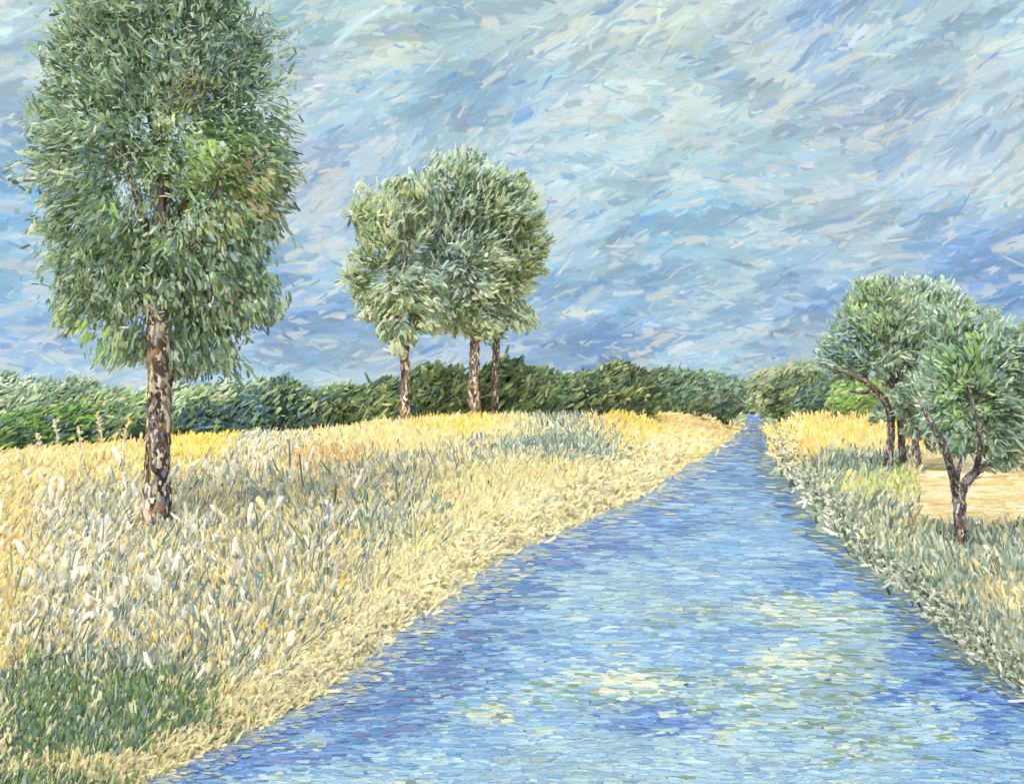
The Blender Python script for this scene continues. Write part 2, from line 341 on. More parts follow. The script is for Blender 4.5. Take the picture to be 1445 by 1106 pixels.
ORNG  = [(218,172,104,.9),(224,192,128,2.4),(150,166,138,4),(206,200,164,3),(118,138,112,2)]
EDGEG = [(150,168,152,3),(168,188,190,2),(214,210,178,3),(126,146,128,2),(228,220,186,3)]
LEFT_Z = [(0,700,70,130,1.6,STRAW),(0,830,34,60,1.5,STRAW),(15,790,24,50,1.2,YELL),(-5,930,24,60,1,STRAW),(100,660,110,26,1,STRAW),(275,636,36,26,3,YSAT),(150,645,60,12,.8,YELL),(660,602,34,12,1.6,YSAT),(890,600,40,10,1.2,YSAT),(360,660,80,30,1,WHITE),
  (450,652,52,13,2.4,OCHRE),(120,760,90,60,1,WHITE),(250,730,120,60,1.0,MIX),(150,850,110,60,1.2,WHITE),(330,800,140,90,1.4,MIX),(400,720,130,60,1.1,MIX),(250,860,140,80,1.2,MIX),
  (520,690,90,40,1.1,MIX),(560,740,90,34,1.2,SAGE),(560,625,90,16,1.2,STRAW),(640,600,50,10,1.4,YELL),(680,640,70,22,.9,MIX),(800,632,90,24,1.6,SAGE),(860,608,60,12,.8,MIX),(700,610,80,12,.9,PALE),
  (660,730,80,36,1.5,PALE),(740,700,90,36,1.8,PALE),(840,690,70,30,2,STRAW),(930,620,60,24,2,YELL),(1000,600,40,18,2,GOLD),(960,650,50,16,2.2,GOLD),(900,665,40,10,.8,OCHRE),(1015,590,30,10,1.2,YELL),
  (600,790,70,40,1.7,PALE),(520,850,60,36,1.2,PALE),(480,790,80,36,.9,MIX),(440,850,80,60,1.3,MIX),(430,940,60,36,1.3,PALE),(340,990,60,30,1.3,PALE),(350,930,90,50,1.1,MIX),
  (60,900,90,40,.9,MIX),(150,1000,110,46,2.2,GREEN),(60,1010,70,60,2.6,GREEN),(240,1000,50,40,2,GREEN),(200,940,110,22,1.1,SAGE),(150,1088,120,16,1.0,PALE),(100,1120,140,20,1.6,GREEN),(-60,1050,40,70,1,PALE),(260,1060,40,20,1.6,PALE),(5,1020,14,50,1.2,PALE)]
RIGHT_Z = [(1110,600,40,18,2,YELL),(1180,612,60,18,2.4,YELL),(1240,625,40,14,1.6,GOLD),(1150,592,90,8,1.4,GOLD),(1130,640,30,20,1.5,GOLD),(1200,660,50,18,2.4,SAGE),(1160,680,30,20,1.2,BANKG),
  (1255,690,60,14,3,LAWN),(1330,668,30,12,1.5,SAND),(1400,700,70,34,4,SAND),(1330,705,26,20,2,SAND),(1500,690,90,44,3,SAND),(1200,730,50,30,1.8,BANKG),(1260,770,60,40,2,BANKG),(1330,790,50,30,2.2,SAGE),(1420,775,50,24,2.6,SAGE),
  (1310,840,60,30,1.2,BANKG),(1380,830,50,34,1.1,ORNG),(1400,880,50,34,1.6,BANKG),(1440,930,50,34,1.5,BANKG),(1430,850,40,20,1,PALE),(1520,900,90,90,1,BANKG),(1600,1000,100,80,1,BANKG)]
def ground():
    P = Paint(); r = rng(5)
    ys = np.concatenate([np.linspace(-60, 3.5, 12), 4.2 * (160 / 4.2) ** np.linspace(0, 1, 200), 160 * (5200 / 160) ** np.linspace(0.03, 1, 30)])
    a = np.linspace(0, 1, 120) ** 1.6
    V = []
    for y in ys:
        L, R = river(y); L = float(L); R = float(R); wid = 1.6 * abs(y) + 60
        xl = L - a[::-1] * wid; xr = R + a * wid; mid = np.linspace(L, R, 10)[1:-1]
        xs = np.concatenate([xl, mid, xr]); V.append(np.stack([xs, np.full(len(xs), y), np.zeros(len(xs))], 1))
    V = np.array(V); V[..., 2] = height(V[..., 0], np.maximum(V[..., 1], 0)); nr, nc = V.shape[:2]; W = V.reshape(-1, 3)
    f = [[i * nc + j, i * nc + j + 1, (i + 1) * nc + j + 1, (i + 1) * nc + j] for i in range(nr - 1) for j in range(nc - 1)]
    yy = np.maximum(W[:, 1], 4); px, py = proj(W[:, 0], yy, W[:, 2]); L, R = river(yy)
    c = np.ones((len(W), 4)); lft = W[:, 0] < (L + R) / 2
    for m, z in ((lft, LEFT_Z), (~lft, RIGHT_Z)):
        acc = 0
        for k in range(6): acc = acc + zone_pick(z, px[m], py[m], r)[0]
        c[m, :3] = acc / 6 * 0.9
    far = W[:, 1] > 130; c[far, :3] = lin((150, 160, 110))
    P.add(W, np.array(f), c, W[:, :2])
    return tag(P.build('ground', ground_mat()), kind='structure')
ground()

# ------------------------------------------------------------------ river
WBASE = [(146,180,214,5),(134,170,212,4),(160,192,214,3),(172,200,212,2),(118,156,206,3),(112,160,202,1.6),(184,204,210,1),(150,170,200,1)]
WDEEP = [(98,134,192,4),(84,124,190,3),(116,152,206,3),(122,136,186,1.2),(104,146,188,2),(140,172,210,2),(136,126,180,.9)]
WVIOL = [(132,168,206,3),(100,128,190,4),(120,136,190,2),(138,130,180,1),(86,140,186,3),(70,118,178,2),(150,176,204,2.5),(168,190,200,1),(110,108,156,.6)]
WMID  = [(104,146,206,4),(88,130,198,3),(134,170,212,3),(160,188,210,2),(76,114,190,1.5)]
WREFL= [(222,220,190,4),(200,210,196,3),(236,220,176,2),(168,192,204,3),(150,166,140,1.6),(130,150,120,.9),(176,200,210,2)]  # cloud reflections on the water, painted as cream and pale daubs
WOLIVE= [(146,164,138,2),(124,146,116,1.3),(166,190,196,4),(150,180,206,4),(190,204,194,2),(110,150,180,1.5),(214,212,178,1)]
WPALE = [(170,198,210,5),(156,186,212,4),(188,208,208,3),(148,176,200,2),(176,192,186,1.4),(132,168,208,2)]
WRICH = [(78,116,190,2.4),(94,132,200,3),(118,156,208,3.4),(158,188,208,2),(92,144,204,2),(140,176,214,2),(60,92,176,1)]
WSTR  = [(68,110,188,4),(86,124,200,3),(104,142,206,2)]
WATER_Z = [(1066,595,14,16,4,WSTR),(1068,625,24,20,2.5,WMID),(1060,660,70,24,1.4,WMID),(1100,690,40,24,1.5,WDEEP),(1020,700,90,34,1.2,WBASE),(930,730,50,24,1.6,WDEEP),(850,755,50,20,1.8,WVIOL),(760,790,50,24,1.8,WVIOL),
  (1170,740,30,30,1.2,WDEEP),(1120,760,80,40,1,WBASE),(1010,790,110,40,1.2,WBASE),(1180,810,60,24,1.2,WMID),(700,830,60,30,1.6,WVIOL),(650,880,60,36,2,WVIOL),(600,920,70,36,1.8,WVIOL),(540,970,70,36,2,WVIOL),(460,1020,80,34,2.2,WVIOL),(360,1060,70,30,2,WDEEP),
  (860,840,90,40,1.2,WPALE),(780,900,90,40,1.2,WBASE),(980,870,90,14,1,WOLIVE),(1120,862,70,14,1.6,WREFL),(1190,880,50,26,1.5,WOLIVE),(1060,900,90,20,.9,WBASE),(1120,935,60,22,2.4,WREFL),(880,962,70,14,3,WREFL),(1010,930,60,20,1.4,WBASE),
  (800,975,60,16,1.1,WOLIVE),(700,1000,30,14,1.4,WREFL),(720,990,80,26,1,WBASE),(930,995,40,10,.7,WDEEP),(1200,950,50,24,1.2,WOLIVE),(1050,980,110,24,1.2,WOLIVE),(940,1022,60,12,1.0,WDEEP),(1000,1060,160,26,1.2,WPALE),(1120,1010,90,22,1.3,WOLIVE),
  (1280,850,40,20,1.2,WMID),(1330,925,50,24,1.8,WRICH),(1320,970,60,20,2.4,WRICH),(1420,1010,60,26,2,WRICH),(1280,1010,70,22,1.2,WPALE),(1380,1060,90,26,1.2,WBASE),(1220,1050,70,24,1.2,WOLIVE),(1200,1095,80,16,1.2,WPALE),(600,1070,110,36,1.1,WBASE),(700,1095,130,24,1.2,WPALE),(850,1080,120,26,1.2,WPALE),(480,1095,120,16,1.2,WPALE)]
def water():
    P = Paint(); r = rng(7)
    ys = np.concatenate([[-60, 0], 4.2 * (390 / 4.2) ** np.linspace(0, 1, 90)]); V = []
    for y in ys:
        L, R = river(y); xs = np.linspace(float(L) - 0.25, float(R) + 0.25, 14); V.append(np.stack([xs, np.full(14, y), np.full(14, -0.01)], 1))
    V = np.array(V); W = V.reshape(-1, 3); f = [[i * 14 + j, i * 14 + j + 1, (i + 1) * 14 + j + 1, (i + 1) * 14 + j] for i in range(len(ys) - 1) for j in range(13)]
    c = np.ones((len(W), 4)); px, py = proj(W[:, 0], np.maximum(W[:, 1], 5), 0 * W[:, 0]); acc = 0
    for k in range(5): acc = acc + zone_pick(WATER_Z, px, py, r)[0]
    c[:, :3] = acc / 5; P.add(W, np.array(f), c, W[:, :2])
    def layer(n, Lp, Wp, z0, seed, jl=0.35):
        y = HY + r.uniform(9, 600, n); d = CAM_H * F / (y - HY)
        L, R = river(d); X = L + (R - L) * r.random(n); px = CX + F * X / d
        keep = r.random(n) < (R - L) / d * F / 1450; keep &= (px > -150) & (px < 1750)
        X, d, y, px, L, R = X[keep], d[keep], y[keep], px[keep], L[keep], R[keep]; k = len(X)
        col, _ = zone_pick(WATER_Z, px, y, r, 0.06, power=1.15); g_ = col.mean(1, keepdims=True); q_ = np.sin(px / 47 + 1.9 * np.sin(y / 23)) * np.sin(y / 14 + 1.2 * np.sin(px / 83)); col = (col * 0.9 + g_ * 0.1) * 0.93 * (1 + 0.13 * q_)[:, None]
        m_ = (q_ > 0.7) & (y > 790) & (r.random(k) < 0.35); col[m_] = pick(WREFL, int(m_.sum()), r, .05) * 0.85  # more cream reflection patches put into the daub colour
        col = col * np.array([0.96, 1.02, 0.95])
        near = np.clip((y - HY) / 160, 0.28, 1.0)
        Ls = Lp * near ** 0.9 * np.exp(r.normal(0, jl, k)) * d / F
        Ls = np.minimum(Ls, (R - L) * 0.7); half = Ls / 2
        X = np.clip(X, L - 0.1 * half + half * 0.75, R + 0.1 * half - half * 0.75)
        Wd = Wp * near ** 0.5 * np.exp(r.normal(0, 0.25, k)) * d * d / (F * CAM_H)
        Wd = np.minimum(Wd, Ls * 1.6)
        ang = r.normal(0, 0.16, k) + 0.16 * np.sin(px / 70 + y / 31)
        z = z0 + r.uniform(0, 0.002, k)
        # direction: across the view; widths lie along the river
        D = np.stack([np.cos(ang), np.sin(ang) * Wd / np.maximum(Ls, 1e-3) * 2.2, 0 * ang], -1)
        tl = 0.02 * np.minimum(1, (5 / d) ** 2); N = np.stack([r.normal(0, 1, k) * tl, r.normal(0, 1, k) * tl, np.ones(k)], -1)
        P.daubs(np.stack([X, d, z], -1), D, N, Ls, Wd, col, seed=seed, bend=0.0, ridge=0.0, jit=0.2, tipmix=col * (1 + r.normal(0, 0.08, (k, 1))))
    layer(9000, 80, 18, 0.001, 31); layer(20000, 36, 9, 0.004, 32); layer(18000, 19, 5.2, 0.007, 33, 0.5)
    return tag(P.build('river', M_WATER), 'straight blue river narrowing towards the hedges, with cream cloud reflections painted in and green strokes', 'river', kind='structure')
water()

# ------------------------------------------------------------------ grass, straw and weeds
def field_points(n, side, d0, d1, r, hill=0.35):
    m = int(n * hill); u = np.concatenate([1 / r.uniform(1 / d1, 1 / d0, n - m), np.exp(r.uniform(np.log(18), np.log(d1), m))])
    L, R = river(u)
    lo, hi = (-230 - CX) / F * u, (1700 - CX) / F * u
    if side == 'left': X = lo + (L - lo) * r.random(n); keep = r.random(n) < (L - lo) / (u * 0.75)
    else: X = R + (hi - R) * r.random(n); keep = (hi > R) & (r.random(n) < (hi - R) / (u * 0.75))
    X, Y = X[keep], u[keep]; Z = height(X, Y); px, py = proj(X, Y, Z)
    return X, Y, Z, px, py
def cover(P, side, n, Lp, Wp, r, zones, seed, up=1.0, d1=125, slant=0.25, only=None, lift=0.35, hill=0.35):
    X, Y, Z, px, py = field_points(n, side, 5.2, d1, r, hill)
    if only is not None: k = only(px, py, X, Y, r); X, Y, Z, px, py = X[k], Y[k], Z[k], px[k], py[k]
    bare = np.ones(len(X), bool)
    for tx, ty, hw in ((-7.79, 21.8, .42), (8.58, 19.0, .25), (-6.75, 62, .7), (-2.4, 64, .8), (-1.1, 65.5, .7)): bare &= ~((np.abs(X - tx) < hw) & (Y < ty + .2) & (Y > ty * 0.95 - .3))
    X, Y, Z, px, py = X[bare], Y[bare], Z[bare], px[bare], py[bare]
    k = len(X); col, zi = zone_pick(zones, px, py, r); col = col * 0.93 * np.array([1.0, 1.0, 0.97]); eL, eR = river(Y)
    band = smooth((0.085 - (eL - X) / Y) / 0.05) * smooth((1010 - py) / 60) if side == 'left' else 0.5 * smooth((0.03 - (X - eR) / Y) / 0.02)
    pers = np.clip((py - HY) / 110, 0.40, 1.0) ** 0.6
    L = (1 - 0.45 * band) * Lp * pers * np.exp(np.clip(r.normal(0, 0.36, k), -1, .62)) * Y / F; W = 0.62 * Wp * pers * np.exp(np.clip(r.normal(0, 0.38, k), -1, .55)) * Y / F
    yaw = r.normal(0, 0.55, k); tu = np.sin(px / 19 + 2.3 * np.sin(py / 15)) * np.cos(px / 31 - py / 12); lean = r.normal(0, slant * .8, k) + 0.42 * tu + 0.20 * np.sin(px / 130 + py / 90) * (1 if side == 'left' else -0.6) + 0.12
    back = r.normal(0.35, 0.3, k) * up + (1 - up) * 1.25; back = back * (1 - band) + band * 1.25; lean = lean * (1 + 0.8 * band)
    # blade direction: mostly up, leaning sideways and a little away
    D = np.stack([np.sin(lean), np.cos(lean) * np.sin(back), np.cos(lean) * np.cos(back)], -1)
    N = np.stack([np.sin(yaw), -np.cos(yaw), 0.35 + 0.3 * r.random(k)], -1)
    base = np.stack([X, Y, Z], -1) + unit(D) * (L * lift)[:, None]
    P.daubs(base, D, N, L, W, col, seed=seed, bend=0.12, ridge=0.28, jit=0.16, tipmix=np.clip(col * (1 + r.normal(0.02, 0.07, (k, 1))), 0, .95))
r = rng(101)
P = Paint()
cover(P, 'left', 24000, 19, 9, r, LEFT_Z, 41, up=0.45)
cover(P, 'left', 62000, 16, 5.6, r, LEFT_Z, 42)
cover(P, 'left', 50000, 11, 3.4, r, LEFT_Z, 43, slant=0.45, lift=0.8)
STEM = [(146,162,142,4),(122,142,126,2.4),(134,154,158,1.6),(212,208,172,4),(170,182,156,3),(98,118,104,1),(108,128,164,.8)]
HEAD = [(244,236,208,5),(250,242,220,3),(238,222,170,2),(226,216,188,1.5)]
inmix = lambda px, py, X, Y, r: r.random(len(px)) < (py > 668) * np.exp(-(((px - 320) / 300) ** 2 + ((py - 820) / 120) ** 2)) + .45 * np.exp(-(((px - 720) / 200) ** 2 + ((py - 650) / 22) ** 2))
cover(P, 'left', 8500, 27, 2.8, r, [(400,800,900,900,1,STEM)], 44, slant=0.4, lift=0.75, only=inmix)
inhead = lambda px, py, X, Y, r: r.random(len(px)) < 1.1 * np.exp(-(((px - 200) / 220) ** 2 + ((py - 800) / 110) ** 2)) * (np.sin(px / 23 + 2 * np.sin(py / 17)) > -.1)
cover(P, 'left', 9000, 17, 9, r, [(400,800,900,900,1,HEAD)], 45, slant=0.5, lift=1.3, only=inhead)
tag(P.build('meadow_grass', M_STRAW), 'cream and straw coloured long grass with sage and yellow flecks left of the river', 'grass', kind='stuff')
P = Paint()
notsand = lambda px, py, X, Y, r: ~((px > 1295) & (py > 652) & (py < 742))
cover(P, 'right', 14000, 19, 9, r, RIGHT_Z, 51, up=0.45, only=notsand)
cover(P, 'right', 36000, 17, 5.6, r, RIGHT_Z, 52, only=notsand)
cover(P, 'right', 28000, 11, 3.4, r, RIGHT_Z, 53, slant=0.5, lift=0.8, only=notsand)
tag(P.build('bank_grass', M_STRAW), 'grey green and cream grass on the bank right of the river', 'grass', kind='stuff')
P = Paint()
X, Y, Z, px, py = field_points(30000, 'right', 16, 60, r, 0.5)
k = (px > 1285) & (py > 648) & (py < 748); X, Y, Z, px, py = X[k], Y[k], Z[k], px[k], py[k]; n = len(X)
D = np.stack([np.ones(n), r.normal(0, 0.3, n), 0 * X], -1); Nn = np.stack([r.normal(0, .1, n), r.normal(-0.2, .15, n), np.ones(n)], -1)
P.daubs(np.stack([X, Y, Z + 0.02 + r.random(n) * 0.03], -1), D, Nn, 36 * Y / F * np.exp(r.normal(0, .3, n)), 0.16 * Y / 20 * 3, pick(SAND, n, r, 0.06) * 0.82, seed=55, bend=0.02, ridge=0.05)
tag(P.build('stubble', M_STRAW), 'flat ochre stubble with white streaks behind the forked tree', 'stubble', kind='stuff')
# soft fringe where grass meets water
P = Paint()
n = 7000; y = HY + r.uniform(14, 600, n); d = CAM_H * F / (y - HY); L, R = river(d); sd = r.random(n) < 0.5
X = np.where(sd, L - r.normal(0.02, 0.012, n) * d, R + r.normal(0.016, 0.010, n) * d); Z = height(X, d); Z = np.maximum(Z, 0.0); px, py = proj(X, d, Z)
pal = np.where(sd[:, None], pick([(236,220,166,5),(240,224,172,4),(206,206,176,1.4),(216,208,166,2)], n, r), pick([(132,150,124,3),(214,212,186,3),(108,126,104,2),(170,180,150,2),(236,230,208,1.6),(96,104,84,.5)], n, r))
lean = r.normal(0, 0.6, n) + np.where(sd, 0.5, -0.5)
D = np.stack([np.sin(lean), -0.2 + r.normal(0, .3, n), np.cos(lean) * 0.6], -1); Nn = np.stack([r.normal(0, .4, n), -np.ones(n), 0.6 + 0 * X], -1)
near = np.clip((y - HY) / 120, 0.3, 1.0)
P.daubs(np.stack([X, d, Z + 0.004 * d], -1), D, Nn, 17 * near * d / F * np.exp(r.normal(0, .3, n)), 5 * near * d / F, pal, seed=57, ridge=0.2)
n = 9000; y = HY + r.uniform(20, 600, n); d = CAM_H * F / (y - HY); L, R = river(d); sd = r.random(n) < 0.6; e = r.exponential(0.011, n) * d - 0.002 * d
X = np.where(sd, L + e, R - e * 0.6); near = np.clip((y - HY) / 140, 0.25, 1.0)
pal = np.where(sd[:, None], pick([(214,206,166,2.6),(176,192,192,3),(140,166,196,3.4),(116,140,190,3),(166,180,160,2)], n, r), pick([(120,140,120,3),(196,200,176,2),(92,124,176,3),(110,140,160,2),(150,164,140,2)], n, r)) * 0.85
D = np.stack([np.ones(n), r.normal(0, 0.4, n), 0 * X], -1); tl = 0.03 * np.minimum(1, (6 / d) ** 2); Nn = np.stack([r.normal(0, 1, n) * tl, r.normal(0, 1, n) * tl, np.ones(n)], -1)
P.daubs(np.stack([X, d, 0.012 + 0.004 * r.random(n)], -1), D, Nn, 16 * near * d / F * np.exp(r.normal(0, .3, n)), 3.2 * near ** .5 * d * d / (F * CAM_H), pal, seed=58, bend=0, ridge=0)
tag(P.build('fringe_grass', M_STRAW), 'short pale grass fringing both edges of the river', 'grass', kind='stuff')

# ------------------------------------------------------------------ trees
BARK = [(196,184,160,3),(226,214,190,2.2),(112,92,78,3),(84,72,68,2.6),(150,128,108,3),(176,126,66,1.1),(128,124,138,1.6),(60,52,54,1.4)]
BARKG = [(150,140,130,3),(196,186,176,2.4),(92,78,76,3),(68,62,66,2.6),(120,108,116,2),(150,110,60,.9),(214,206,196,1)]
def bark(P, path, R, A, B, pal, r, n, seed, Lk=0.7, Wk=0.34):
    n = int(n * 2.6)
    """flakes of bark laid along the stem"""
    m = len(path); i = r.integers(0, m - 1, n); fr = r.random(n)[:, None]
    c = path[i] * (1 - fr) + path[i + 1] * fr; T = unit(path[i + 1] - path[i]); th = r.random(n) * 2 * np.pi
    o = A[i] * np.cos(th)[:, None] + B[i] * np.sin(th)[:, None]; rad = R[i]
    D = T + o * r.normal(0, 0.10, (n, 1)) + np.cross(T, o) * r.normal(0, 0.35, (n, 1))
    P.daubs(c + o * (rad * 1.04)[:, None], D, o, np.clip(rad * Lk * 2, 0.05, 9) * np.exp(r.normal(0, .3, n)), 0.62 * rad * Wk * 2 * np.exp(r.normal(0, .25, n)), pick(pal, n, r, 0.1) * 1.25, seed=seed, bend=0.08, ridge=0.2, jit=0.15)
def crown(P, clumps, d, centre, pal, r, n, Lp, Wp, seed, depth=1.0, hot=None, droop=0.25, wild=0.45, shell=2.0, slant=0.0, axis=None):
    """daubs through the volume of the clumps (column, row, radius across, radius up in photo pixels, all at distance d)"""
    cl = np.array(clumps, float); s = d / F; vol = (cl[:, 2] * cl[:, 3]) ** 1.0
    k = r.choice(len(cl), n, p=vol / vol.sum()); n = int(n * 2.9); k = r.choice(len(cl), n, p=vol / vol.sum()); nc = max(30, n // 42)
    kc = r.choice(len(cl), nc, p=vol / vol.sum()); v = unit(r.normal(0, 1, (nc, 3))); rad = r.random(nc) ** (1 / shell) * (1 + r.normal(0, 0.05, nc))
    w_ = r.integers(0, nc, n); k = kc[w_]; tw = r.normal(0, 1, (nc, 3)); v = v[w_] * rad[w_][:, None]; tw = tw[w_]
    C = np.stack([(cl[k, 0] - CX) * s, np.full(n, d), CAM_H - (cl[k, 1] - HY) * s], -1)
    rr = np.stack([cl[k, 2], np.minimum(cl[k, 2], cl[k, 3]) * depth, cl[k, 3]], -1) * s
    sg = np.median(cl[:, 2]) * s * r.uniform(0.11, 0.24, nc)[w_][:, None]
    pos = C + v * rr * 0.9 + np.clip(r.normal(0, 1, (n, 3)), -1.7, 1.7) * sg * np.array([1.15, 1, .8])
    cen = np.array(wp(centre[0], centre[1], d)); out = unit(pos - cen)
    D = out + tw * wild * 0.8 + r.normal(0, wild * 0.8, (n, 3)); D[:, 2] -= droop; D[:, 0] += slant; D[:, 2] += slant * 0.6; D = unit(D)
    N = r.normal(0, 0.32, (n, 3)) + unit(pos - cen) * 0.3 + np.array([-0.1, -0.75, 0.6])
    px, py = proj(pos[:, 0], pos[:, 1], pos[:, 2]); col = pick(pal, n, r, 0.10)
    # light and dark clumps of leaf colour
    q = np.sin(pos[:, 0] / (s * 37) + 1.7 * np.sin(pos[:, 2] / (s * 29))) * np.cos(pos[:, 1] / (s * 41) + pos[:, 2] / (s * 33)); col = col * (1 + 0.10 * q)[:, None] * (1 + 0.08 * r.normal(0, 1, nc)[w_])[:, None]
    for (hx, hy, hr, hp, prob) in (hot or []):
        m = (r.random(n) < prob * np.exp(-(((px - hx) / hr) ** 2 + ((py - hy) / hr) ** 2)))
        if m.any(): col[m] = pick(hp, int(m.sum()), r, 0.1)
    P.daubs(pos, D, N, 0.54 * Lp * s * np.exp(r.normal(0, .35, n)), 0.50 * Wp * s * np.exp(r.normal(0, .3, n)), np.clip(grey(col, .24) * 2.4 * np.array([1.06, 1.0, .9]), .005, .9), seed=seed, bend=0.16, ridge=0.2, jit=0.2)
def tree(name, label, cat, group, d, stem, srad, limbs, crowns, pal, barkpal=BARK, seed=1, **kw):
    r = rng(seed); s = d / F; x, y = stem[0]; b = wp(x, y, d); b[2] = hz(b[0], b[1])
    t = empty(name, b); tag(t, label, cat, group)
    P = Paint(); pts = [wp(a, c, d + o) for a, c, o in [(q + (0,))[:3] if len(q) == 2 else q for q in stem]]; pts[0] = b - np.array([0, 0, 0.25]); rad = [q * s for q in srad]
    path, R, A, B = P.tube(pts, rad, (120, 104, 90), seed); bark(P, path, R, A, B, barkpal, r, kw.get('nb', 420), seed + 1)
    P.build('trunk', M_BARK, t)
    for li, (lp, lr) in enumerate(limbs):
        P = Paint(); pts = [wp(q[0], q[1], d + (q[2] if len(q) > 2 else 0)) for q in lp]
        path, R, A, B = P.tube(pts, [q * s for q in lr], (104, 92, 84), seed + 3 + li, sides=8, sub=4); bark(P, path, R, A, B, barkpal, r, 110, seed + 30 + li, Lk=1.6, Wk=0.45)
        P.build('limb', M_BARK, t)
    P = Paint()
    for (cl, centre, n, Lp, Wp, opt) in crowns: crown(P, cl, d, centre, opt.pop('pal', pal), r, n, Lp, Wp, seed + 60 + n % 17, **opt)
    P.build('crown', M_LEAF, t)
    return t
BIG = [(112,136,108,5),(92,116,98,4),(132,152,122,4),(76,98,88,2.6),(150,168,140,2.4),(118,144,96,2),(104,128,132,1.8),(170,182,160,1.3),(64,84,78,1.4),(86,108,134,.6)]
BRIGHT = [(122,160,76,3),(108,146,70,2),(150,178,100,2)]
RUST = [(186,158,108,3),(172,148,112,2),(150,130,112,1)]
BLUE = [(92,114,146,3),(104,128,154,2),(124,146,162,1)]
WLEAF = [(206,208,184,2),(190,196,170,2)]
tree('birch_tree', 'tall grey green birch with a thick flaking trunk standing alone in the left meadow', 'tree', None, 21.8,
     [(221,742),(222,690),(224,620,-0.1),(226,540,-.3),(222,460,-.7),(222,370,-.3),(228,280),(226,180),(232,60),(236,-60)], [17,15,14,14,12.5,11,9,7,4.5,2],
     [([(222,430),(250,380,-.3),(285,320,-.6),(310,250,-.7)],[7,5,4,2]), ([(221,460),(190,400,.3),(160,350,.4),(135,300,.2)],[7,5,4,2]), ([(226,330),(262,290,.4),(300,200,.9),(320,120,1)],[6,4.5,3,2]),
      ([(224,380),(205,320,-.6),(180,240,-1),(150,170,-1.2)],[6,4.5,3,2]), ([(228,240),(215,180,.8),(190,110,1.3),(170,50,1.4)],[5,4,3,1.5]), ([(230,170),(262,110,-.4),(290,50,-.9)],[4.5,3,1.5])],
     [([(225,230,165,190),(125,185,92,80),(325,190,90,95),(230,60,150,100),(115,95,70,62),(340,95,70,66),(150,20,70,60),(320,10,70,60),(112,320,76,80),(335,330,80,95),(225,400,140,90),(125,415,70,64),(325,420,72,72),(190,485,62,42),(275,490,58,46),(250,-40,120,80),(85,240,62,60),(370,250,50,60)],
       (225,240), 9500, 24, 8.5, dict(droop=0.45, wild=0.45, hot=[(300,230,65,BRIGHT,.7),(270,200,40,BRIGHT,.45),(345,280,55,RUST,.5),(140,500,30,BRIGHT,.6),(105,480,25,BRIGHT,.4),(220,300,80,BRIGHT,.35),(280,100,60,BLUE,.25),(150,250,70,BLUE,.2),(250,290,60,WLEAF,.3),(260,120,35,RUST,.4),(330,430,40,RUST,.2)])),
      ([(225,230,178,195),(225,410,150,100),(235,40,165,105)], (225,230), 3600, 15, 5, dict(droop=0.4, wild=0.7, shell=3.5))], BIG, seed=200, nb=900)

MIDP = [(140,158,138,4),(112,136,110,3.4),(158,176,140,3.4),(92,116,96,2.4),(166,182,136,2),(184,194,172,1.6),(146,162,110,1.2),(74,96,88,1.2),(110,138,150,1)]
HOTB = [(110,138,158,3),(92,116,146,2),(124,150,160,2)]
tree('aspen_tree', 'slim pale trunked tree on the left of the trio at the top of the meadow', 'tree', 'trees in the trio on the rise', 62,
     [(570,597),(571,560),(572,520),(569,495),(562,455),(552,420),(548,380),(550,320)], [7,6.2,6,5.6,4.5,3.5,2.4,1.2],
     [([(570,498),(585,460),(596,420),(600,370)],[4,3,2,1]), ([(562,455),(535,430,.5),(515,400,.8)],[3,2.2,1]), ([(556,430),(570,380,-.5),(580,330,-.8)],[3,2,1])],
     [([(545,330,44,70),(575,300,46,62),(520,300,26,44),(512,400,24,60),(550,430,50,50),(585,400,40,60),(560,478,36,24),(604,450,36,32)], (562,400), 2600, 19, 6.8, dict(droop=0.15, slant=0.25, hot=[(525,300,40,[(168,182,124,1),(148,170,112,1)],.3),(585,360,35,HOTB,.35)]))], MIDP, seed=300, nb=260)
tree('aspen_tree', 'tallest broad crowned tree in the middle of the trio', 'tree', 'trees in the trio on the rise', 64,
     [(670,592),(669,560),(669,520),(670,480),(672,440),(668,400),(660,350),(655,290)], [8.5,7.2,6.4,5.8,5,4,2.8,1.2],
     [([(670,470),(645,430,.4),(628,390,.6),(615,340,.6)],[4,3,2,1]), ([(671,440),(695,400,-.5),(715,350,-.7)],[3.5,2.5,1]), ([(668,400),(640,350,-.6),(625,290,-.9)],[3,2,1])],
     [([(625,262,54,38),(675,252,56,36),(600,300,44,46),(655,310,70,56),(615,350,48,52),(670,380,58,60),(640,435,50,42),(676,452,36,30),(705,290,44,50)], (660,370), 3900, 20, 7, dict(droop=0.0, slant=0.35, hot=[(600,340,60,HOTB,.35),(650,380,40,HOTB,.3),(660,290,50,[(72,100,84,1),(92,118,96,1)],.4),(610,330,50,WLEAF,.15)]))], MIDP, seed=320, nb=320)
tree('aspen_tree', 'thinnest trunked tree on the right of the trio', 'tree', 'trees in the trio on the rise', 65.5,
     [(699,592),(698,560),(699,520),(701,480),(704,440),(712,400),(720,350),(722,300)], [6,5,4.6,4.2,3.6,3,2,1],
     [([(701,480),(720,450,.3),(742,440,.4)],[3,2,1]), ([(705,440),(690,400,.5),(700,350,.7)],[2.8,2,1])],
     [([(722,270,36,44),(735,310,34,54),(732,370,38,60),(724,432,38,44),(752,340,18,50),(700,350,34,50)], (715,380), 2400, 19, 6.6, dict(droop=0.05, slant=0.3, hot=[(735,390,40,[(166,184,122,1),(146,170,104,1)],.35)]))], MIDP, seed=340, nb=220)

